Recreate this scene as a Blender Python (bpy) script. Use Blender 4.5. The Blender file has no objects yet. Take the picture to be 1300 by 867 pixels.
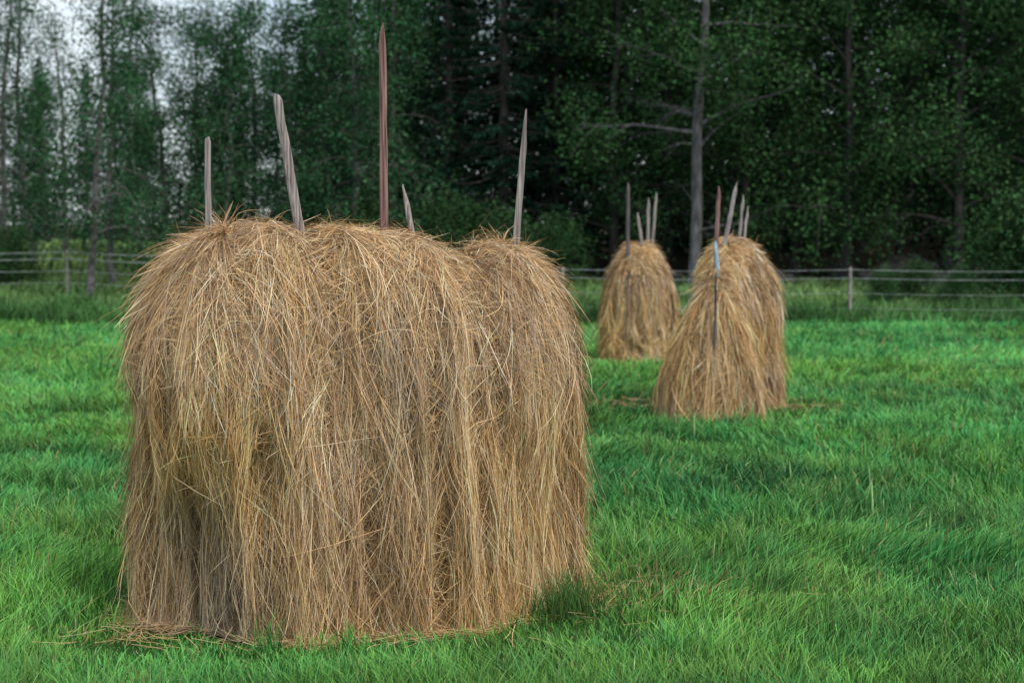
import bpy, math, numpy as np
from mathutils import Vector
rng = np.random.default_rng(7)
scene = bpy.context.scene
F = 2167.0

# ---------------------------------------------------------------- noise
_T = np.random.default_rng(3).random((256,256))
def noise2(x,y):
    x=np.asarray(x,float);y=np.asarray(y,float)
    xi=np.floor(x).astype(int);yi=np.floor(y).astype(int)
    fx=x-xi;fy=y-yi
    fx=fx*fx*(3-2*fx);fy=fy*fy*(3-2*fy)
    a=_T[xi%256,yi%256];b=_T[(xi+1)%256,yi%256];c=_T[xi%256,(yi+1)%256];d=_T[(xi+1)%256,(yi+1)%256]
    return (a*(1-fx)+b*fx)*(1-fy)+(c*(1-fx)+d*fx)*fy-0.5
def sstep(a,b,x):
    t=np.clip((x-a)/(b-a),0,1);return t*t*(3-2*t)
def norm(v): return v/np.maximum(np.linalg.norm(v,axis=-1,keepdims=True),1e-9)

def terrain(x,y):
    x=np.asarray(x,float);y=np.asarray(y,float)
    z=2.1*sstep(42,78,y)
    z=z+3.0*sstep(80,170,y)
    z=z+5.0*sstep(3,25,x)*sstep(60,110,y)
    z=z+0.25*noise2(x*0.15,y*0.15)*sstep(40,55,y)
    z=z+0.03*noise2(x*0.5+9,y*0.5)
    return z

# ---------------------------------------------------------------- mesh helpers
def raw_mesh(name,V,Fq,mats,mi=None,col=None,smooth=False):
    me=bpy.data.meshes.new(name)
    V=np.ascontiguousarray(V,dtype=np.float32);n=len(V)
    Fq=np.ascontiguousarray(Fq,dtype=np.int32);m,k=Fq.shape
    me.vertices.add(n);me.vertices.foreach_set('co',V.ravel())
    me.loops.add(m*k);me.loops.foreach_set('vertex_index',Fq.ravel())
    me.polygons.add(m);me.polygons.foreach_set('loop_start',np.arange(0,m*k,k,dtype=np.int32))
    for mt in mats: me.materials.append(mt)
    if mi is not None: me.polygons.foreach_set('material_index',np.asarray(mi,dtype=np.int32))
    me.polygons.foreach_set('use_smooth',np.full(m,smooth))
    me.update(calc_edges=True)
    if col is not None:
        ca=me.color_attributes.new(name='col',type='FLOAT_COLOR',domain='POINT')
        c4=np.ones((n,4),dtype=np.float32);c4[:,:3]=col
        ca.data.foreach_set('color',c4.ravel())
    return me
def add_obj(name,me,parent=None,loc=None):
    o=bpy.data.objects.new(name,me);scene.collection.objects.link(o)
    if parent is not None:o.parent=parent
    if loc is not None:o.location=loc
    return o
def empty(name,loc=(0,0,0)):
    o=bpy.data.objects.new(name,None);scene.collection.objects.link(o);o.location=loc;o.empty_display_size=0.3
    return o
def ribbons(P,W):
    N,K,_=P.shape
    V=np.stack([P-W,P+W],axis=2).reshape(-1,3)
    i=np.arange(N)[:,None]*K*2;k=np.arange(K-1)[None,:]*2
    b=i+k
    Q=np.stack([b,b+1,b+3,b+2],axis=-1).reshape(-1,4)
    return V,Q
def tube(path,rad,sides=6):
    path=np.asarray(path,float);K=len(path)
    t=norm(np.gradient(path,axis=0))
    ref=np.array([1.0,0.13,0.05]) if abs(t[0,2])>0.7 else np.array([0,0.1,1.0])
    a=norm(np.cross(t,ref));b=np.cross(t,a)
    an=np.arange(sides)/sides*2*np.pi
    r=np.asarray(rad,float)[:,None,None]
    V=path[:,None,:]+r*(np.cos(an)[None,:,None]*a[:,None,:]+np.sin(an)[None,:,None]*b[:,None,:])
    V=V.reshape(-1,3)
    k=np.arange(K-1)[:,None]*sides;s=np.arange(sides)[None,:];s2=(s+1)%sides
    Q=np.stack([k+s,k+s2,k+sides+s2,k+sides+s],axis=-1).reshape(-1,4)
    return V,Q
def join(parts):
    Vs=[];Qs=[];off=0
    for V,Q in parts:
        Vs.append(V);Qs.append(Q+off);off+=len(V)
    return np.concatenate(Vs),np.concatenate(Qs)

# ---------------------------------------------------------------- materials
def newmat(name):
    m=bpy.data.materials.new(name);m.use_nodes=True
    nt=m.node_tree;nt.nodes.clear()
    return m,nt,nt.nodes,nt.links
def attr_mat(name,rough=0.6,spec=0.3):
    m,nt,N,L=newmat(name)
    out=N.new('ShaderNodeOutputMaterial')
    at=N.new('ShaderNodeAttribute');at.attribute_name='col'
    if spec>0:
        pb=N.new('ShaderNodeBsdfPrincipled');pb.inputs['Roughness'].default_value=rough
        pb.inputs['Specular IOR Level'].default_value=spec
        L.new(at.outputs['Color'],pb.inputs['Base Color'])
    else:
        pb=N.new('ShaderNodeBsdfDiffuse');L.new(at.outputs['Color'],pb.inputs['Color'])
    L.new(pb.outputs[0],out.inputs[0])
    return m
def wood_mat(name,c1,c2,scale=12,stretch=0.06,bump=0.4):
    m,nt,N,L=newmat(name)
    out=N.new('ShaderNodeOutputMaterial');pb=N.new('ShaderNodeBsdfPrincipled')
    tc=N.new('ShaderNodeTexCoord');mp=N.new('ShaderNodeMapping');mp.inputs['Scale'].default_value=(1,1,stretch)
    nz=N.new('ShaderNodeTexNoise');nz.inputs['Scale'].default_value=scale;nz.inputs['Detail'].default_value=6
    cr=N.new('ShaderNodeValToRGB');cr.color_ramp.elements[0].position=0.36;cr.color_ramp.elements[1].position=0.64
    cr.color_ramp.elements[0].color=(*c1,1);cr.color_ramp.elements[1].color=(*c2,1)
    bp=N.new('ShaderNodeBump');bp.inputs['Strength'].default_value=bump;bp.inputs['Distance'].default_value=0.01
    L.new(tc.outputs['Object'],mp.inputs[0]);L.new(mp.outputs[0],nz.inputs['Vector']);L.new(nz.outputs[0],cr.inputs[0])
    L.new(cr.outputs[0],pb.inputs['Base Color']);L.new(nz.outputs[0],bp.inputs['Height']);L.new(bp.outputs[0],pb.inputs['Normal'])
    pb.inputs['Roughness'].default_value=0.85;L.new(pb.outputs[0],out.inputs[0])
    return m
M_hay=attr_mat('hay_straw',0.65,0.12)
M_grass=attr_mat('grass_blade',0.6,0.2)
M_leaf=attr_mat('leaf_foliage',0.8,0.0)
M_needle=attr_mat('needle_foliage',0.9,0.0)
M_birch=wood_mat('birch_bark',(0.03,0.027,0.025),(0.15,0.15,0.145),9,0.9)
M_bark=wood_mat('rough_bark',(0.02,0.018,0.016),(0.07,0.065,0.06),10,0.2)
M_pinebark=wood_mat('grey_bark',(0.04,0.04,0.04),(0.15,0.15,0.16),8,0.25)
M_grey=wood_mat('weathered_wood',(0.13,0.11,0.105),(0.47,0.41,0.40),110,0.025,0.4)
M_red=wood_mat('reddish_wood',(0.09,0.04,0.04),(0.36,0.21,0.19),110,0.03,0.4)
M_dark=wood_mat('dark_wood',(0.05,0.045,0.05),(0.18,0.15,0.15),40,0.05)
M_blue=wood_mat('pale_blue_cord',(0.25,0.42,0.55),(0.45,0.62,0.72),40,0.1)
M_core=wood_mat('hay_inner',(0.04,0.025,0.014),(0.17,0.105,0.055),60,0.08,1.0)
M_rock=wood_mat('mossy_rock',(0.018,0.022,0.016),(0.075,0.078,0.07),3,1)
M_tape=wood_mat('fence_tape',(0.22,0.25,0.25),(0.45,0.49,0.49),5,1,0)

mg,nt,N,L=newmat('meadow_ground')
out=N.new('ShaderNodeOutputMaterial');pb=N.new('ShaderNodeBsdfPrincipled');pb.inputs['Roughness'].default_value=0.9;pb.inputs['Specular IOR Level'].default_value=0.1
at=N.new('ShaderNodeAttribute');at.attribute_name='col'
tc=N.new('ShaderNodeTexCoord');nz=N.new('ShaderNodeTexNoise');nz.inputs['Scale'].default_value=1.7;nz.inputs['Detail'].default_value=9
L.new(tc.outputs['Object'],nz.inputs['Vector'])
cr=N.new('ShaderNodeValToRGB');cr.color_ramp.elements[0].position=0.3;cr.color_ramp.elements[0].color=(0.5,0.5,0.5,1);cr.color_ramp.elements[1].position=0.7;cr.color_ramp.elements[1].color=(1.3,1.3,1.2,1)
mx=N.new('ShaderNodeMix');mx.data_type='RGBA';mx.blend_type='MULTIPLY';mx.inputs[0].default_value=1
L.new(nz.outputs[0],cr.inputs[0]);L.new(at.outputs['Color'],mx.inputs[6]);L.new(cr.outputs[0],mx.inputs[7]);L.new(mx.outputs[2],pb.inputs['Base Color'])
bp=N.new('ShaderNodeBump');bp.inputs['Strength'].default_value=0.5;bp.inputs['Distance'].default_value=0.05;L.new(nz.outputs[0],bp.inputs['Height']);L.new(bp.outputs[0],pb.inputs['Normal'])
L.new(pb.outputs[0],out.inputs[0])

# ---------------------------------------------------------------- ground
xs=np.concatenate([np.linspace(-600,-60,20),np.linspace(-55,55,111),np.linspace(60,600,20)])
ys=np.concatenate([np.linspace(-200,-10,12),np.linspace(-5,130,136),np.linspace(140,900,30)])
X,Y=np.meshgrid(xs,ys);Z=terrain(X,Y)
V=np.stack([X,Y,Z],-1).reshape(-1,3)
ny,nx=X.shape
i=np.arange(ny-1)[:,None]*nx+np.arange(nx-1)[None,:]
Q=np.stack([i,i+1,i+1+nx,i+nx],-1).reshape(-1,4)
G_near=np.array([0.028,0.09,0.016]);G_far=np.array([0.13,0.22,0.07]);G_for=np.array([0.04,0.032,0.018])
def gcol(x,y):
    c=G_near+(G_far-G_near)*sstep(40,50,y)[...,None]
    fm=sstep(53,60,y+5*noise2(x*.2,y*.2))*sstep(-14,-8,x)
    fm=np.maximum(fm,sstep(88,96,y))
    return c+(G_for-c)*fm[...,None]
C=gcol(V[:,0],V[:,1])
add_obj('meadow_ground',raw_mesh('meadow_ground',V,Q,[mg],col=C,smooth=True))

# ---------------------------------------------------------------- grass
def grass(x,y,h,w,col,lean=0.5):
    z=terrain(x,y)
    n=len(x);a=rng.random(n)*2*np.pi
    ln=h*(lean*rng.random(n)**1.3+0.05)
    d=np.stack([np.cos(a),np.sin(a),np.zeros(n)],-1)
    sw=noise2(x*0.9+30,y*0.9)*1.8
    d[:,0]+=0.15+sw;d[:,1]+=noise2(x*0.9,y*0.9+60)*1.3
    P=np.zeros((n,4,3))
    for k,t in enumerate([0,0.4,0.75,1.0]):
        P[:,k,:]=np.stack([x,y,z-0.005],-1)+d*(ln*t**2)[:,None]
        P[:,k,2]+=h*(t-0.25*t*t*lean*0.5)
    b=rng.random(n)*2*np.pi
    s=np.stack([np.cos(b),np.sin(b)*0.5,np.zeros(n)],-1)
    W=s[:,None,:]*(w[:,None]*np.array([0.8,1.0,0.7,0.08])[None,:])[:,:,None]
    V,Q=ribbons(P,W)
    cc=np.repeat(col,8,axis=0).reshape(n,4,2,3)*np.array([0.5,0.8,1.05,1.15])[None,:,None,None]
    return V,Q,cc.reshape(-1,3)
Gbase=np.array([0.096,0.32,0.072])
FEET=[(-0.7,7.7,1.15,0.85),(2.2,17.7,0.85,1.3),(2.05,27.2,0.8,1.2)]
n=400000
y=np.exp(rng.uniform(math.log(5.1),math.log(44),n))
x=(rng.random(n)*2-1)*(0.44*y+1.2)
k=int(n*0.55);nt_=k//20
idx=rng.integers(0,nt_,k);s=0.005*y[:nt_][idx]
tx=x[:nt_][idx];ty=y[:nt_][idx]
x[n-k:]=tx+rng.normal(0,1,k)*s;y[n-k:]=ty+rng.normal(0,1,k)*s
y=np.maximum(y,4.9)
hm=1+1.1*noise2(x*1.3,y*1.3)+0.9*noise2(x*4+5,y*4)
h=(0.094+0.0011*y)*hm*(0.5+0.75*rng.random(n))*np.where(rng.random(n)<0.08,1.7,1.0)
for fx,fy,fa,fb in FEET:
    q=np.sqrt(((x-fx)/(fa+.25))**2+((y-fy)/(fb+.25))**2);h*=0.7+0.3*sstep(1.0,1.2,q)
w=0.00036*y*(0.5+1.0*rng.random(n))
br=1+0.65*noise2(x*0.7+3,y*0.5)+0.7*noise2(x*3+11,y*2)+0.5*(rng.random(n)-0.5)+0.4*noise2(x*0.2+8,y*0.12+3)
yl=np.clip(0.5+1.0*noise2(x*0.35+40,y*0.25)+0.7*noise2(x*2.5,y*2+50)+0.7*(rng.random(n)-0.5),0,1)
c=Gbase*br[:,None]*(1+np.stack([0.9*(yl-0.4),0.12*(yl-.5),-0.4*(yl-0.5)],-1))
pale=rng.random(n)<0.06
c[pale]=np.array([0.24,0.42,0.16])*(0.6+0.6*rng.random(pale.sum()))[:,None]
dry=rng.random(n)<0.018
dp=np.exp(-(((x-0.75)/0.55)**2+((y-8.2)/0.45)**2))+np.exp(-(((x-1.3)/0.8)**2+((y-18.6)/0.5)**2))+np.exp(-(((x-3.0)/0.6)**2+((y-18.2)/0.5)**2))
dry|=rng.random(n)<0.45*dp
c[dry]=np.array([0.34,0.27,0.12])*(0.6+0.6*rng.random(dry.sum()))[:,None]
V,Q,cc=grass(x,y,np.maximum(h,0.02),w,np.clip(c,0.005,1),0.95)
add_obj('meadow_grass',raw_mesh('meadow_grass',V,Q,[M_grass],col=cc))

def weeds(n,xr,yr,h0,w0,base,clump=0.0):
    x=rng.uniform(*xr,n);y=rng.uniform(*yr,n)
    if clump>0:
        k=n//25;idx=rng.integers(0,k,n);x=x[:k][idx]+rng.normal(0,clump,n);y=y[:k][idx]+rng.normal(0,clump,n)
    h=h0*(0.5+0.8*rng.random(n))*(1+1.3*noise2(x*.45,y*.6));w=w0*(0.6+.8*rng.random(n))
    br=1+0.9*noise2(x*.5,y*.5+7)+0.5*(rng.random(n)-.5)
    c=np.array(base)*np.clip(br,0.2,2)[:,None]
    return grass(x,y,np.maximum(h,0.04),w,c,0.7)
A=weeds(24000,(-26,26),(41.5,45),0.48,0.02,(0.05,0.135,0.035),0.15)
B=weeds(38000,(-30,26),(45,58),0.22,0.03,(0.11,0.20,0.065))
Cc=weeds(16000,(-44,-12),(58,88),0.3,0.06,(0.17,0.27,0.09))
V,Q=join([A[:2],B[:2],Cc[:2]])
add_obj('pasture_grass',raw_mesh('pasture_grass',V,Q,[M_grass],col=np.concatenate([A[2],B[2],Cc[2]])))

# ---------------------------------------------------------------- haystacks
def catmull(P,n=480):
    P=np.asarray(P,float);m=len(P);out=[]
    for i in range(m):
        p0,p1,p2,p3=P[i-1],P[i],P[(i+1)%m],P[(i+2)%m]
        for t in np.linspace(0,1,40,endpoint=False):
            out.append(0.5*((2*p1)+(-p0+p2)*t+(2*p0-5*p1+4*p2-p3)*t*t+(-p0+3*p1-3*p2+p3)*t**3))
    out=np.array(out);out=np.vstack([out,out[:1]])
    s=np.concatenate([[0],np.cumsum(np.linalg.norm(np.diff(out,axis=0),axis=1))])
    u=np.linspace(0,s[-1],n+1)
    return np.stack([np.interp(u,s,out[:,0]),np.interp(u,s,out[:,1])],-1),s[-1]
class Stack:
    def __init__(s,foot,R0,R1,ztop,sh=0.5,lob=0.05,flare=0.0,patch=None,grooves=(),seed=0,pw=1.0,tc=0.33,shg=0.05,shelf=None):
        s.fp,s.per=catmull(foot);s.R0=np.array(R0,float);s.R1=np.array(R1,float)
        s.zt=ztop;s.sh=sh;s.lob=lob;s.flare=flare;s.patch=patch;s.grooves=grooves;s.seed=seed;s.pw=pw;s.tc=tc;s.shg=shg;s.shelf=shelf
    def ev(s,u,t):
        u=np.mod(u,1.0);n=len(s.fp)-1;f=u*n
        P=np.stack([np.interp(f,np.arange(n+1),s.fp[:,0]),np.interp(f,np.arange(n+1),s.fp[:,1])],-1)
        d=s.R1-s.R0;l2=d@d
        a=((P-s.R0)@d)/l2
        a=np.clip(0.5+(a-0.5)*0.92,0,1)
        R=s.R0+a[...,None]*d
        zt=np.interp(a,s.zt[0],s.zt[1])+0.05*noise2(P[...,0]*5+s.seed,P[...,1]*5)
        t=np.clip(t,0,1)
        ph=np.clip(t/s.tc,0,1)*np.pi/2
        hz=np.sin(ph)**s.pw
        shd=s.sh
        z=np.where(t<s.tc,zt-shd*(1-np.cos(ph)),(zt-shd)*(1-(t-s.tc)/(1-s.tc)))
        o=P-R;ol=np.linalg.norm(o,axis=-1,keepdims=True);oh=o/np.maximum(ol,1e-6)
        x_,y_=P[...,0],P[...,1]
        off=s.lob*2.0*noise2(x_*3.1+z*.35+s.seed,y_*3.1-z*.3)
        off=off+s.lob*1.4*(0.25-np.abs(noise2(x_*6.5+s.seed+z*0.25,y_*6.5+z*.3))*2.4)
        off=off+s.lob*1.1*noise2(x_*13+s.seed,y_*13+z*0.6)
        off=off+s.lob*0.7*noise2(x_*2+s.seed,z*3.3)
        if s.shelf is not None:   # a thick upper drape ending in a ragged hem
            hx,hy,hr,hz_,hd=s.shelf
            m=sstep(hr+0.15,hr-0.15,np.sqrt((x_-hx)**2+(y_-hy)**2))
            hem=hz_+0.5*noise2(x_*4,y_*4+2)+0.5*noise2(x_*14,y_*14)
            off=off+hd*m*(sstep(hem-0.05,hem+0.10,z)-0.4)*(1-0.5*sstep(1.2,1.6,z))
        phs=t*1.9+2.6*noise2(x_*2.3+s.seed*3,y_*2.3)+1.6*noise2(x_*9,y_*9+s.seed)
        saw=phs-np.floor(phs)
        off=off+s.shg*(np.where(saw<0.8,(saw/0.8)**1.6,(1-saw)/0.2)-0.5)*sstep(0.12,0.3,t)
        for (gx,gy,gw,gd,z0,z1) in s.grooves:
            m=np.exp(-((x_-gx)**2+(y_-gy)**2)/gw**2)
            off=off-gd*m*sstep(z0-0.15,z0+0.15,z)*(1-sstep(z1-.1,z1+.1,z))
            z=z-0.7*gd*m*(1-hz)*(z0>0.5)
        if s.patch is not None:
            px,py,pr,pd=s.patch
            m=np.exp(-(((x_-px)**2+(y_-py)**2)/pr**2)**1.5)
            off=off-pd*m*(1-sstep(0.5,0.8,z+0.35*noise2(x_*7,y_*7)))*np.clip(0.6+2.2*noise2(x_*13,y_*13+z*.5),0,1.3)
        off=off+s.flare*(1-np.clip(z/1.2,0,1))
        XY=R+o*hz[...,None]+oh*(off*np.clip(hz,0,1))[...,None]
        nrm=np.concatenate([oh*np.sin(ph)[...,None],np.cos(ph)[...,None]],-1)
        return np.concatenate([XY,z[...,None]],-1),norm(nrm)
HAY=np.array([[0.74,0.495,0.265],[0.63,0.395,0.18],[0.88,0.68,0.41],[0.42,0.235,0.095],[0.67,0.46,0.185],[0.22,0.12,0.055],[0.62,0.48,0.34]])
HP=np.array([0.25,0.24,0.16,0.13,0.07,0.08,0.07])
def strands(S,nl,m,wid,topn,K=7,lenr=(0.25,0.7),tmin=0.0,scale=1.0):
    r=np.random.default_rng(100+S.seed)
    u0=r.random(nl);t0=tmin+(0.93-tmin)*r.random(nl)**1.05
    top=1-sstep(0.08,0.42,t0)
    ang=r.normal(0,0.08,nl)+r.normal(0,0.45,nl)*top+(r.random(nl)<0.08)*r.normal(0,0.35,nl)
    ln=r.uniform(*lenr,nl)*(0.75+0.75*(t0>0.28))
    lift=np.abs(r.normal(0,0.028,nl))*scale
    br=np.clip(r.normal(1,0.24,nl),0.4,1.5);lc=r.choice(len(HAY),nl,p=HP)
    I=np.repeat(np.arange(nl),m);n=len(I)
    spw=r.uniform(0.005,0.026,nl)
    low=0.4+0.6*top[I]
    sp=r.normal(0,1,n)*spw[I]*scale;sa=ang[I]+r.normal(0,0.15,n)*low+ (r.random(n)<0.14)*r.normal(0,0.6,n)
    L_=ln[I]*r.uniform(0.5,1.15,n)
    tt=np.linspace(0,1,K)
    arcL=1.95
    ts=t0[I]+r.normal(0,0.03,n)
    tk=ts[:,None]+L_[:,None]*np.cos(sa)[:,None]*tt[None,:]/arcL
    conv=1-0.6*tt
    wob=r.normal(0,0.013,(n,1))*np.sin(tt[None,:]*np.pi*r.uniform(0.8,3.2,(n,1))+r.random((n,1))*6)
    cur=r.normal(0,0.045,(n,1))*tt[None,:]**2*L_[:,None]*3
    lat=sp[:,None]*conv[None,:]+L_[:,None]*np.sin(sa)[:,None]*tt[None,:]+wob+cur
    uk=u0[I][:,None]+lat/S.per
    over=np.clip(tk-1,0,1)
    P,Nn=S.ev(uk,tk)
    P[:,1:-1]=0.5*P[:,1:-1]+0.25*(P[:,:-2]+P[:,2:])
    lf=(lift[I]+np.abs(r.normal(0,0.012,n))*scale)[:,None]*(0.3+1.0*tt[None,:])+ (r.random(n)<0.10)[:,None]*r.random((n,1))*0.11*tt[None,:]**1.5
    P=P+Nn*lf[:,:,None]
    outd=Nn.copy();outd[...,2]=0
    P=P+outd*(over*arcL*r.uniform(0,0.22,(n,1)))[...,None]
    P[...,2]=np.maximum(P[...,2],0.006+0.03*r.random((n,1)))
    T=norm(np.gradient(P,axis=1))
    sd=norm(np.cross(T,Nn));roll=r.normal(0,0.8,(n,1,1))
    W=sd*np.cos(roll)+np.cross(T,sd)*np.sin(roll)
    wv=wid*r.uniform(0.4,1.3,n)
    taper=np.interp(tt,[0,0.15,0.8,1],[0.5,1,0.9,0.25])
    W=W*(wv[:,None]*taper[None,:])[...,None]
    cidx=np.where(r.random(n)<0.55,lc[I],r.choice(len(HAY),n,p=HP))
    c=HAY[cidx]*(br[I]*r.uniform(0.65,1.2,n))[:,None]
    mid=P[:,K//2]
    zone=noise2(mid[:,0]*2.2+S.seed,mid[:,1]*2.2+mid[:,2]*0.5)
    c=c*(1+0.4*zone)[:,None]
    warm=noise2(mid[:,0]*1.5+20,mid[:,2]*2.5+S.seed)-0.2*sstep(1.0,1.5,mid[:,2])
    c=c*(1+np.stack([0.12*warm,0.03*warm,-0.4*warm],-1))
    keep=np.ones(n,bool)
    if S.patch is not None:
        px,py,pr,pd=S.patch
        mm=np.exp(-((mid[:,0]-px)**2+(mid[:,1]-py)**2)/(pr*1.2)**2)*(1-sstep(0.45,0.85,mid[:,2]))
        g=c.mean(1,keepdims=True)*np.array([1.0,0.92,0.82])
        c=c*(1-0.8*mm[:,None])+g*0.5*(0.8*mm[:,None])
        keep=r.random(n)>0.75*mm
    P=P[keep];W=W[keep];c=c[keep]
    V1,Q1=ribbons(P,W);C1=np.repeat(c,2*K,axis=0)
    n=topn;u=r.random(n);t=np.where(r.random(n)<0.7,r.random(n)*0.4,r.random(n)*0.97)
    P0,N0=S.ev(u,t)
    a=r.normal(0,1,(n,3));a[:,2]-=(t>0.4)*r.uniform(0,3,n);a=norm(a-N0*(a*N0).sum(-1,keepdims=True)*0.85)
    L_=r.uniform(0.08,0.38,n)*(0.6+0.4*(t<0.36))
    side=np.cross(N0,a);cv=r.normal(0,0.4,n)
    tc_=np.linspace(-0.5,0.5,K)
    h0=np.abs(r.normal(0,0.022,n))*scale+0.008
    P=P0[:,None,:]+a[:,None,:]*(L_[:,None]*tc_[None,:])[...,None]+side[:,None,:]*((L_*cv)[:,None]*(tc_**2)[None,:])[...,None]
    sag=(L_**2*1.3)[:,None]*(tc_**2)[None,:]*4*0.35
    P=P+N0[:,None,:]*h0[:,None,None]
    P[...,2]-=sag*r.uniform(0.2,1.2,(n,1))
    P[...,2]=np.maximum(P[...,2],0.01)
    T=norm(np.gradient(P,axis=1));sd=norm(np.cross(T,N0[:,None,:]+r.normal(0,0.4,(n,1,3))))
    W=sd*(wid*r.uniform(0.4,0.9,n))[:,None,None]*np.interp(tc_,[-.5,-.3,.3,.5],[.3,1,1,.3])[None,:,None]
    c=HAY[r.choice(len(HAY),n,p=HP)]*r.uniform(0.8,1.2,n)[:,None]
    V2,Q2=ribbons(P,W);C2=np.repeat(c,2*K,axis=0)
    V,Q=join([(V1,Q1),(V2,Q2)])
    return V,Q,np.clip(np.concatenate([C1,C2]),0.01,0.88)
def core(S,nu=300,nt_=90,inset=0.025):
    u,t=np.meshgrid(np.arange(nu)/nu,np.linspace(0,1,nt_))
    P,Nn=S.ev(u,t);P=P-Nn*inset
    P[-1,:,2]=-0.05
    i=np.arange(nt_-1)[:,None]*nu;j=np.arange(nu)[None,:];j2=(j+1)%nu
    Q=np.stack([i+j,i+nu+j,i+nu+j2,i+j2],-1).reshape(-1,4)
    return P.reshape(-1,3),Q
def pole(name,parent,b,t,r0,r1,mat,tip=0.12,seed=0,flat=0.6,tipf=0.25):
    b=np.array(b,float);t=np.array(t,float);L_=np.linalg.norm(t-b)
    k=np.concatenate([np.linspace(0,1-tip/L_,16),[1-tip*0.5/L_,1-tip*0.12/L_,1.0]])
    rr=np.interp(k,[0,1-tip/L_,1],[r0,r1,r1*tipf])
    path=b+(t-b)*k[:,None];rs=np.random.default_rng(seed+5)
    path[1:-1,:2]+=rs.normal(0,0.0015,(len(k)-2,2))
    V,Q=tube(path,rr,8)
    sc=(1+rs.normal(0,0.09,(1,8,1)))*(1+rs.normal(0,0.025,(len(k),8,1)))
    c=np.repeat(path,8,axis=0);dv=V-c;dv[:,1]*=flat;V=c+dv*sc.reshape(-1,1)
    V=np.vstack([V,path[-1:]]);m=len(V)-1;b0=m-8
    cap=np.array([[b0+q,b0+(q+1)%8,b0+(q+2)%8,m] for q in range(0,8,2)])
    Q=np.vstack([Q,cap])
    return add_obj(name,raw_mesh(name,V,Q,[mat],smooth=False),parent)
def W3(px,py,d): return ((px-650)/F*d, d, 1.6-(py-330)/F*d)

foot=[(-1.60,7.50),(-1.40,7.13),(-1.08,6.99),(-0.73,7.03),(-0.37,7.17),(-0.05,7.43),(0.18,7.76),(0.26,8.15),(0.13,8.52),(-0.2,8.62),(-0.6,8.52),(-1.05,8.35),(-1.42,8.12),(-1.61,7.85)]
S1=Stack(foot,(-1.28,7.66),(-0.04,8.10),([0,0.08,0.18,0.25,0.34,0.42,0.5,0.6,0.7,0.81,0.92,1.0],[1.68,1.75,1.72,1.69,1.75,1.74,1.71,1.71,1.68,1.59,1.66,1.62]),sh=0.60,lob=0.054,tc=0.37,pw=0.93,
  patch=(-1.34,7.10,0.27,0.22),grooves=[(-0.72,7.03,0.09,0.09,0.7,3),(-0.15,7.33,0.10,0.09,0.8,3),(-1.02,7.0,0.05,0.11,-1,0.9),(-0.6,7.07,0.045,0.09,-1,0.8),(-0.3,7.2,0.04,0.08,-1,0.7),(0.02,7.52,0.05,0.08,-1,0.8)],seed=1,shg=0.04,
  shelf=(-1.3,7.25,0.5,0.92,0.05))
hs=empty('haystack')
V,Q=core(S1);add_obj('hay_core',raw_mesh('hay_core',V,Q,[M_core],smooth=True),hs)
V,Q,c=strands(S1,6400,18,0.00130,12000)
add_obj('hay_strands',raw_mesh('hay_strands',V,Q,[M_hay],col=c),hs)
def mp(i,pb_,pt,d,dt,r0,r1,mat,tip=0.1,flat=0.7,tipf=0.25):
    b=np.array(W3(pb_[0],pb_[1],d));t=np.array(W3(pt[0],pt[1],dt))
    dirv=(b-t)/np.linalg.norm(b-t);b2=b+dirv*1.0
    pole('pole_%d'%i,hs,b2,t,r0,r1,mat,tip,i,flat,tipf)
mp(1,(266,296),(265,176),7.66,7.66,0.017,0.015,M_grey,0.02,0.7,0.7)
mp(2,(379,276),(353,122),7.80,7.75,0.026,0.021,M_grey,0.025,0.7,0.6)
mp(3,(488,288),(487,32),7.90,7.90,0.021,0.015,M_red,0.10)
mp(4,(521,284),(512,235),8.15,8.17,0.017,0.014,M_grey,0.1)
mp(5,(656,304),(668,140),8.12,8.12,0.024,0.015,M_grey,0.18)

h2=empty('haystack')
def scfoot(cx,cy,a,b,ang,n=14,e=0.8):
    th=np.arange(n)/n*2*np.pi
    c,s_=np.cos(th),np.sin(th)
    x=a*np.sign(c)*np.abs(c)**e;y=b*np.sign(s_)*np.abs(s_)**e
    ca,sa=math.cos(ang),math.sin(ang)
    return np.stack([cx+x*ca-y*sa,cy+x*sa+y*ca],-1)
a2=math.radians(72)
S2=Stack(scfoot(2.38,18.15,0.80,0.42,a2),(2.26,17.8),(2.48,18.65),([0,0.3,0.7,1],[1.70,1.82,1.80,1.72]),sh=1.0,lob=0.055,seed=11,pw=1.0,tc=0.5,shg=0.03)
S2b=Stack(scfoot(2.0,16.85,0.47,0.38,0.1),(2.02,16.88),(2.06,16.92),([0,1],[1.50,1.50]),sh=1.48,lob=0.05,seed=15,pw=2.1,tc=0.98,shg=0.03)
for nm,S in (('hay_core',S2),('hay_front_core',S2b)):
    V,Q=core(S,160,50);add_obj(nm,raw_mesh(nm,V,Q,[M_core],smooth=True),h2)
for nm,S,nl in (('hay_strands',S2,1300),('hay_front_strands',S2b,800)):
    V,Q,c=strands(S,nl,16,0.0032,1800);add_obj(nm,raw_mesh(nm,V,Q,[M_hay],col=c),h2)
def sp(par,i,b,t,d,r,mat,tip=0.1,down=1.0):
    b=np.array(W3(*b,d));t=np.array(W3(*t,d));dv=(b-t)/np.linalg.norm(b-t)
    pole('pole_%d'%i,par,b+dv*down,t,r,r*0.75,mat,tip,i+20,0.8)
sp(h2,1,(909,330),(912,237),17.1,0.026,M_red)
sp(h2,2,(921,305),(935,232),17.8,0.026,M_grey)
sp(h2,3,(938,305),(943,248),18.4,0.022,M_grey)
sp(h2,4,(944,305),(949,262),18.7,0.02,M_grey)
sp(h2,5,(907,505),(909,345),16.56,0.016,M_dark,0.05,0.2)
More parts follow.
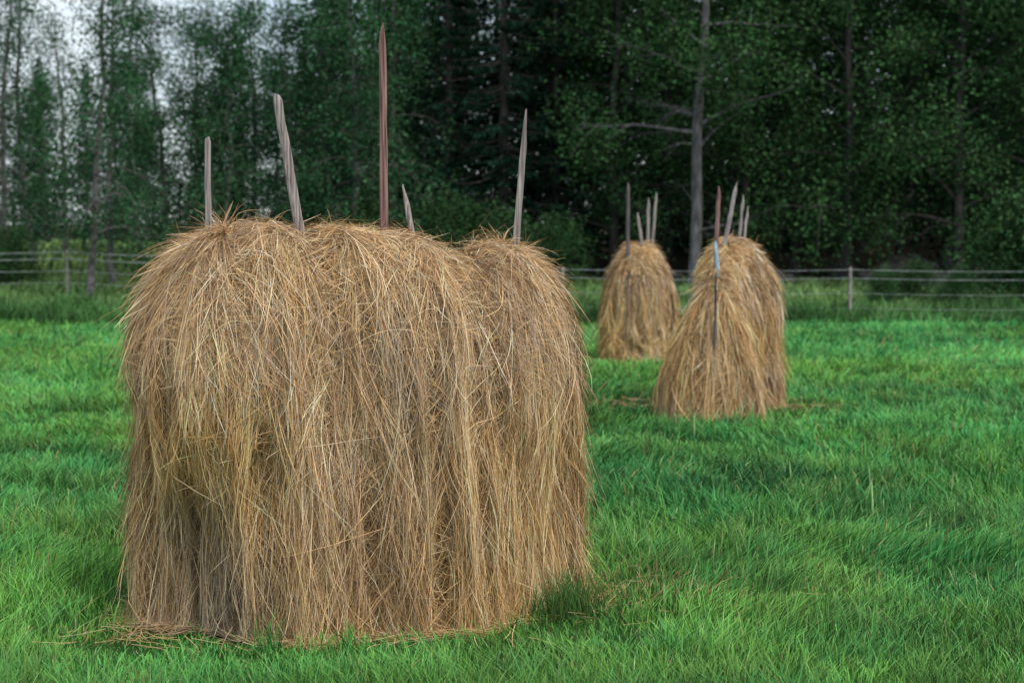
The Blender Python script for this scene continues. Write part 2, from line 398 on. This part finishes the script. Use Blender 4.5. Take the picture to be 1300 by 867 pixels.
sp(h2,6,(912,352),(908,306),16.8,0.024,M_blue,0.05,0.0)

h3=empty('haystack')
S3=Stack(scfoot(2.03,27.2,0.95,0.50,math.radians(80)),(1.95,26.7),(2.13,27.8),([0,0.4,1],[1.72,1.84,1.78]),sh=1.15,lob=0.055,seed=23,pw=0.9,tc=0.55,grooves=[(1.82,26.4,0.10,0.18,-1,3)],shg=0.03)
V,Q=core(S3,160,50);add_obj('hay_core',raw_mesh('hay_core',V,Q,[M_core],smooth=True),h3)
V,Q,c=strands(S3,1100,16,0.0052,1500);add_obj('hay_strands',raw_mesh('hay_strands',V,Q,[M_hay],col=c),h3)
sp(h3,1,(797,345),(797,232),26.5,0.033,M_dark)
sp(h3,2,(815,310),(809,270),27.0,0.03,M_grey)
sp(h3,3,(822,312),(823,252),27.3,0.03,M_grey)
sp(h3,4,(828,310),(833,245),27.6,0.03,M_grey)
sp(h3,5,(792,450),(798,345),26.3,0.02,M_dark,0.05,0.1)

def loose(n,cx,cy,sx,sy,wid,name_seed,zmax=0.06):
    r=np.random.default_rng(name_seed)
    x=cx+r.normal(0,sx,n);y=cy+r.normal(0,sy,n);a=r.random(n)*np.pi*2;L_=r.uniform(0.05,0.22,n)
    K=4;tt=np.linspace(-.5,.5,K)
    d=np.stack([np.cos(a),np.sin(a),r.normal(0,.25,n)],-1);s=np.stack([-np.sin(a),np.cos(a),np.zeros(n)],-1)
    P=np.stack([x,y,terrain(x,y)+r.uniform(0.01,zmax,n)],-1)[:,None,:]+d[:,None,:]*(L_[:,None]*tt)[...,None]+s[:,None,:]*((L_*r.normal(0,.5,n))[:,None]*tt**2)[...,None]
    W=np.repeat((s+np.array([0,0,0.5]))[:,None,:],K,1)*wid
    c=HAY[r.choice(len(HAY),n,p=HP)]*r.uniform(0.5,0.9,n)[:,None]
    V,Q=ribbons(P,W);return V,Q,np.repeat(c,2*K,axis=0)
LS=[loose(90,-1.6,7.15,0.17,0.12,0.0012,1),loose(90,-0.9,6.9,0.5,0.05,0.0012,2),loose(130,0.25,7.7,0.22,0.2,0.0012,3),loose(70,0.7,8.2,0.4,0.3,0.0013,4),
    loose(110,2.9,18.2,0.35,0.35,0.003,5,.1),loose(80,1.1,18.4,0.3,0.25,0.003,6,.1)]
V,Q=join([l[:2] for l in LS]);add_obj('loose_straw',raw_mesh('loose_straw',V,Q,[M_hay],col=np.concatenate([l[2] for l in LS])))

def tuft(cx,cy,n,rad,h,base,lean,w=0.0022):
    x=cx+rng.normal(0,rad,n);y=cy+rng.normal(0,rad,n)
    c=np.array(base)*rng.uniform(0.6,1.3,n)[:,None]
    return grass(x,y,h*rng.uniform(0.4,1.1,n),np.full(n,w),c,lean)
TT=[tuft(0.28,7.62,420,0.07,0.27,(0.08,0.19,0.045),0.9,0.0015),tuft(0.16,7.5,200,0.05,0.2,(0.08,0.19,0.045),0.9,0.0015),
    tuft(-0.98,6.85,60,0.03,0.19,(0.07,0.27,0.05),0.6),tuft(-0.66,6.87,40,0.02,0.13,(0.07,0.27,0.05),0.6),tuft(0.95,8.1,250,0.12,0.2,(0.06,0.24,0.05),0.8)]
for k in range(130):
    yy=math.exp(rng.uniform(math.log(5.6),math.log(25)));xx=rng.uniform(-.4,.4)*yy
    if any(((xx-f[0])/(f[2]+.2))**2+((yy-f[1])/(f[3]+.2))**2<1 for f in FEET): continue
    TT.append(tuft(xx,yy,int(rng.uniform(50,180)),rng.uniform(.04,.14),rng.uniform(.15,.26),(0.08+rng.uniform(0,.08),0.30,0.07),1.1,0.00033*yy))
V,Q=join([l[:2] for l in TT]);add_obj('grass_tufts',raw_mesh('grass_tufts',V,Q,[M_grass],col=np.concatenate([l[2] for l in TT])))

# ---------------------------------------------------------------- trees
def leaf_quads(P,size,r,droop=0.0,asp=0.6):
    n=len(P);a=norm(r.normal(0,1,(n,3)));a[:,2]-=droop;a=norm(a)
    b=norm(np.cross(a,r.normal(0,1,(n,3))))
    s=(size*r.uniform(0.6,1.3,n))[:,None]
    V=np.stack([P-a*s,P+b*s*asp,P+a*s,P-b*s*asp],1).reshape(-1,3)
    return V,np.arange(n*4).reshape(-1,4)
def deciduous(seed,H,trunk_r,base_frac,spread,nl,leafsize,col,bark,droop=0.3,clumps=4,per=26,sigma=0.27,dead_low=0,topthin=0.0):
    r=np.random.default_rng(seed);parts=[];LP=[];LC=[]
    zz=np.linspace(0,H,14);wx=np.cumsum(r.normal(0,0.07,14));wy=np.cumsum(r.normal(0,0.07,14));wx-=wx[0];wy-=wy[0]
    tp=np.stack([wx,wy,zz-0.2*(zz==0)],-1);tr=trunk_r*(1-zz/H)**0.8+0.012;tr[0]*=1.3
    parts.append(tube(tp,tr,8))
    for i in range(nl+dead_low):
        dead=i>=nl
        f=(base_frac+(0.97-base_frac)*((i+r.random())/nl)) if not dead else r.uniform(0.1,base_frac+0.15)
        z0=f*H;b=np.array([np.interp(z0,zz,wx),np.interp(z0,zz,wy),z0])
        az=i*2.4+r.normal(0,.4);sh=(1-(max(f-base_frac,0))/(1-base_frac))
        Ln=spread*(0.3+0.8*sh**0.7)*r.uniform(0.7,1.2)*(0.75 if dead else 1)
        el=r.uniform(0.15,0.8) if not dead else r.uniform(-0.2,0.4)
        d=np.array([math.cos(az)*math.cos(el),math.sin(az)*math.cos(el),math.sin(el)])
        t=np.linspace(0,1,7)
        p=b+d*(Ln*t)[:,None];p[:,2]-=droop*Ln*t**2.2;p[1:]+=np.cumsum(r.normal(0,0.04*Ln*0.4,(6,3)),axis=0)
        lr=max(0.012,tr[int(f*13)]*(0.42 if not dead else 0.16))
        parts.append(tube(p,lr*(1-0.85*t),5))
        for k in range(5):
            q=r.uniform(0.3,1.0);sb=np.array([np.interp(q,t,p[:,c]) for c in range(3)])
            d2=norm(d+r.normal(0,0.75,3));L2=Ln*r.uniform(0.2,0.45)
            tq=np.linspace(0,1,4);p2=sb+d2*(L2*tq)[:,None];p2[:,2]-=droop*1.6*L2*tq**2
            parts.append(tube(p2,max(0.006,lr*0.35)*(1-0.8*tq),4))
            if dead: continue
            for c in range(clumps):
                cp=sb+(p2[-1]-sb)*r.uniform(0.2,1.15)+r.normal(0,0.22,3)
                if r.random()<0.12+topthin*f: continue
                m=int(per*r.uniform(0.5,1.4))
                LP.append(cp+r.normal(0,1,(m,3))*np.array([sigma,sigma,sigma*1.1]))
                LC.append(np.full(m,r.uniform(0.35,1.75)))
    Vt,Qt=join(parts)
    LP=np.concatenate(LP);LC=np.concatenate(LC)
    Vl,Ql=leaf_quads(LP,leafsize,r,droop)
    V=np.concatenate([Vt,Vl]);Q=np.concatenate([Qt,Ql+len(Vt)])
    cl=np.array(col)*(LC*r.uniform(0.6,1.35,len(LC)))[:,None];cl[:,0]*=r.uniform(0.8,1.3,len(cl))
    C=np.concatenate([np.ones((len(Vt),3)),np.repeat(cl,4,axis=0)])
    mi=np.concatenate([np.zeros(len(Qt)),np.ones(len(Ql))])
    return raw_mesh('tree_d%d'%seed,V,Q,[bark,M_leaf],mi,np.clip(C,0,1))
def spruce(seed,H,R,base_frac,col,bark=M_bark,nper=34,dens=0.40):
    r=np.random.default_rng(seed);parts=[];A=[];B=[];C=[]
    zz=np.linspace(0,H,10);tp=np.stack([0*zz,0*zz,zz],-1);parts.append(tube(tp,0.011*H*(1-zz/H)+0.015,8))
    z=base_frac*H
    while z<H*0.98:
        f=(z/H-base_frac)/(1-base_frac)
        for k in range(6):
            az=r.random()*6.283;Ln=R*(1-f)**0.85*r.uniform(0.65,1.15)+0.15
            t=np.linspace(0,1,5);d=np.array([math.cos(az),math.sin(az),0])
            p=np.array([0,0,z+r.normal(0,.1)])+d*(Ln*t)[:,None];p[:,2]+=-0.30*Ln*t+0.14*Ln*t**3
            parts.append(tube(p,(0.03*(1-f)+0.008)*(1-.8*t),4))
            m=int(nper*(0.35+0.65*(1-f)));q=r.uniform(0.1,1.03,m)
            s=np.stack([np.interp(q,t,p[:,c]) for c in range(3)],-1)
            sd=np.array([-math.sin(az),math.cos(az),0])
            w=(r.normal(0,0.16,m)*Ln*(1.15-q))[:,None]
            s=s+sd*w;s[:,2]-=np.abs(r.normal(0,.08,m))
            a=norm(d*0.4+sd*np.sign(w)*0.5+np.array([0,0,-0.75])+r.normal(0,.3,(m,3)))
            A.append(s);B.append(a);C.append(np.full(m,r.uniform(0.5,1.5)))
        z+=dens*r.uniform(0.8,1.2)
    Vt,Qt=join(parts);A=np.concatenate(A);B=np.concatenate(B);C=np.concatenate(C);n=len(A)
    b=norm(np.cross(B,r.normal(0,1,(n,3))));L_=r.uniform(0.14,0.32,n)[:,None];w=r.uniform(0.045,0.10,n)[:,None]
    Vl=np.stack([A,A+B*L_*0.5+b*w,A+B*L_,A+B*L_*0.5-b*w],1).reshape(-1,3);Ql=np.arange(n*4).reshape(-1,4)
    V=np.concatenate([Vt,Vl]);Q=np.concatenate([Qt,Ql+len(Vt)])
    cl=np.array(col)*(C*r.uniform(.6,1.3,n))[:,None]
    CC=np.concatenate([np.ones((len(Vt),3)),np.repeat(cl,4,axis=0)])
    mi=np.concatenate([np.zeros(len(Qt)),np.ones(n)])
    return raw_mesh('tree_s%d'%seed,V,Q,[bark,M_needle],mi,np.clip(CC,0,1))
GB=(0.036,0.098,0.045);GD=(0.036,0.086,0.033);GS=(0.009,0.026,0.017)
birch=[deciduous(50+i,h,0.12,0.16,2.0,32,0.060,GB,M_birch,0.55) for i,h in enumerate((11,12.5,10))]
birch_thin=[deciduous(55+i,h,0.12,0.14,1.8,30,0.060,GB,M_birch,0.6,4,23,0.27,0,0.55) for i,h in enumerate((11.5,13))]
oak=[deciduous(60+i,h,0.16,0.08,3.9,36,0.074,GD,M_bark,0.22,5,28,0.34,2) for i,h in enumerate((15,17,14))]
spr=[spruce(70+i,h,2.9,b,GS) for i,(h,b) in enumerate(((20,0.06),(23,0.12),(18,0.03)))]
pine=deciduous(80,17,0.20,0.26,3.2,32,0.07,GD,M_pinebark,0.15,5,32,0.35,9)
bush=[deciduous(90+i,2.6,0.04,0.05,1.5,20,0.055,GD,M_bark,0.1,4,26,0.2) for i in range(2)]
def place(name,me,x,y,s=1.0,rot=None,parent=None,tilt=0.0,zs=1.0):
    o=add_obj(name,me,parent,(x,y,float(terrain(x,y))-0.05))
    o.rotation_euler=(tilt*0.5,tilt,rng.random()*6.28 if rot is None else rot);o.scale=(s,s,s*zs);return o
def xp(px,d): return (px-650)/F*d
for px,d,v,s in [(-60,58,1,1),(10,58,0,0.92),(42,62,1,.92),(78,66,0,.85),(115,52,1,0.95),(148,56,0,.93),(178,66,1,.82)]:
    place('birch_tree',birch_thin[v],xp(px,d),d,s)
for px,d,v,s in [(215,58,0,.86),(250,61,1,.80),(290,57,2,.92),(325,60,0,0.88),(370,57,1,0.78),(415,60,2,.98),(455,57,0,1.0),(500,61,1,1.05)]:
    place('birch_tree',birch[v],xp(px,d),d,s)
for px,d,v,s in [(555,66,0,1),(630,66,1,.9),(710,67,2,1),(780,61,0,1),(845,64,1,1.05),(940,60,2,1.0),(1010,60,0,1),(1075,58,1,1),(1140,61,2,1.1),(1215,57,0,1),(1275,60,1,1),(1345,57,2,1),(1420,60,0,1)]:
    place('broadleaf_tree',oak[v],xp(px,d),d,s)
place('pine_tree',pine,xp(882,56),56,1.0,1.0)
place('pine_tree',pine,xp(1200,63),63,0.8,2.2)
place('pine_tree',pine,xp(740,66),66,0.7,3.6,None,0.06)
for px,d,s in [(505,68,1),(570,62,.9),(640,61,1),(705,62,.85),(790,68,1),(860,70,1),(930,67,1),(1000,71,1.1),(1090,69,1),(1165,72,1.1),(1240,68,.95),(1310,70,1),(1400,69,1)]:
    place('spruce_tree',spr[int(rng.integers(3))],xp(px,d),d,s)
tl=empty('distant_treeline')
for k in range(30):
    x=-9+k%15*3.4+rng.normal(0,.6);y=80+(k//15)*10+rng.normal(0,2)
    place('tree_%d'%k,spr[int(rng.integers(3))],x,y,rng.uniform(.95,1.2),None,tl)
for k in range(28):
    x=-48+k*1.45+rng.normal(0,.5);y=rng.uniform(92,104)
    deci=rng.random()<0.6
    place('edge_tree_%d'%k,birch[int(rng.integers(3))] if deci else spr[2],x,y,rng.uniform(.75,1.0) if deci else rng.uniform(.5,.66),None,tl)
for px,d,s in [(1290,50,1.1),(1345,49,1.3),(1160,50,0.45),(1215,48,.4),(1120,49,.4),(20,56,.7),(700,56,.8),(640,57,0.9),(560,57,1.0),(470,57,1.0),(380,60,1.0)]:
    place('shrub',bush[int(rng.integers(2))],xp(px,d),d,s)
import bmesh
def boulder(x,y,s,seed):
    bm=bmesh.new();bmesh.ops.create_icosphere(bm,subdivisions=4,radius=1);r=np.random.default_rng(seed);o=r.random(3)*50
    for v in bm.verts:
        c=v.co;f=1+0.55*float(noise2(c.x*1.3+o[0]+c.z,c.y*1.3+o[1]))+0.25*float(noise2(c.x*3+o[1],c.z*3+c.y))
        v.co=Vector((c.x*f*1.3,c.y*f,c.z*f*0.75))
    me=bpy.data.meshes.new('boulder');bm.to_mesh(me);bm.free();me.materials.append(M_rock)
    ob=add_obj('boulder',me,None,(x,y,float(terrain(x,y))+0.15*s));ob.scale=(s,s,s);ob.rotation_euler[2]=r.random()*6
for i,(px,d,s) in enumerate([(1185,56,.7),(1228,57,.5),(1105,57,.5),(1150,59,.85),(850,57,.4),(995,57,.4),(1255,58,.7),(1070,59,.6)]): boulder(xp(px,d),d,s,i)

# ---------------------------------------------------------------- fence
fe=empty('wire_fence')
FP=[(-34,56),(-21,54),(-13.8,53),(-6,50),(1.25,43.5),(8.35,42.2),(15.5,42),(24,42.5)]
def fz(x,y): return float(terrain(x,y))
allp=[]
for a,b in zip(FP[:-1],FP[1:]):
    n=max(1,int(round(math.dist(a,b)/7.3)))
    for k in range(n): allp.append((a[0]+(b[0]-a[0])*k/n,a[1]+(b[1]-a[1])*k/n))
allp.append(FP[-1])
for i,(x,y) in enumerate(allp):
    pole('post_%d'%i,fe,(x,y,fz(x,y)-.3),(x+rng.normal(0,.02),y,fz(x,y)+1.42),0.04,0.036,M_grey,0.02,i,1.0,0.8)
for w,(h,rad) in enumerate(((1.36,0.007),(1.15,0.007),(0.78,0.005),(0.42,0.004))):
    path=[]
    for a,b in zip(allp[:-1],allp[1:]):
        for t in (0,.25,.5,.75):
            x=a[0]+(b[0]-a[0])*t;y=a[1]+(b[1]-a[1])*t-0.06
            path.append((x,y,(fz(*a)*(1-t)+fz(*b)*t)+h-0.2*t*(1-t)))
    V,Q=tube(path,[rad*(1.9 if p[0]<-4 else 1) for p in path],5);add_obj('wire_%d'%w,raw_mesh('wire',V,Q,[M_tape]),fe)

# ---------------------------------------------------------------- light, world (bright broken overcast)
EL,AZ=math.radians(52),math.radians(145)
w=bpy.data.worlds.new("World");scene.world=w;w.use_nodes=True
nt=w.node_tree;N=nt.nodes;L=nt.links;bg=N['Background'];sky=N.new('ShaderNodeTexSky')
sky.sky_type='NISHITA';sky.sun_disc=False;sky.sun_elevation=EL;sky.sun_rotation=AZ;sky.dust_density=1.0;sky.ozone_density=1.0
tc=N.new('ShaderNodeTexCoord');cn=N.new('ShaderNodeTexNoise');cn.inputs['Scale'].default_value=3.0;cn.inputs['Detail'].default_value=5
cr=N.new('ShaderNodeValToRGB');cr.color_ramp.elements[0].position=0.38;cr.color_ramp.elements[1].position=0.62
cr.color_ramp.elements[0].color=(0.4,)*3+(1,);cr.color_ramp.elements[1].color=(0.9,)*3+(1,)
mx=N.new('ShaderNodeMix');mx.data_type='RGBA';mx.inputs[7].default_value=(6.2,6.8,7.2,1)
L.new(tc.outputs['Generated'],cn.inputs['Vector']);L.new(cn.outputs[0],cr.inputs[0]);L.new(cr.outputs[0],mx.inputs[0])
L.new(sky.outputs[0],mx.inputs[6]);L.new(mx.outputs[2],bg.inputs[0]);bg.inputs[1].default_value=0.15
sd=bpy.data.lights.new('sun','SUN');sd.energy=2.3;sd.angle=math.radians(16);sd.color=(1,0.92,0.80)
so=bpy.data.objects.new('sun',sd);scene.collection.objects.link(so)
dv=Vector((math.sin(AZ)*math.cos(EL),math.cos(AZ)*math.cos(EL),math.sin(EL)))
so.rotation_euler=dv.to_track_quat('Z','Y').to_euler()
cd=bpy.data.cameras.new('camera');co=bpy.data.objects.new('camera',cd);scene.collection.objects.link(co)
cd.lens=60;cd.sensor_width=36;cd.clip_end=3000;cd.clip_start=0.1
co.location=(0,0,1.6);co.rotation_euler=(math.radians(90-2.735),0,0)
cd.dof.use_dof=True;cd.dof.focus_distance=7.5;cd.dof.aperture_fstop=3.4
scene.camera=co
scene.view_settings.view_transform='Standard';scene.view_settings.look='None';scene.view_settings.exposure=0
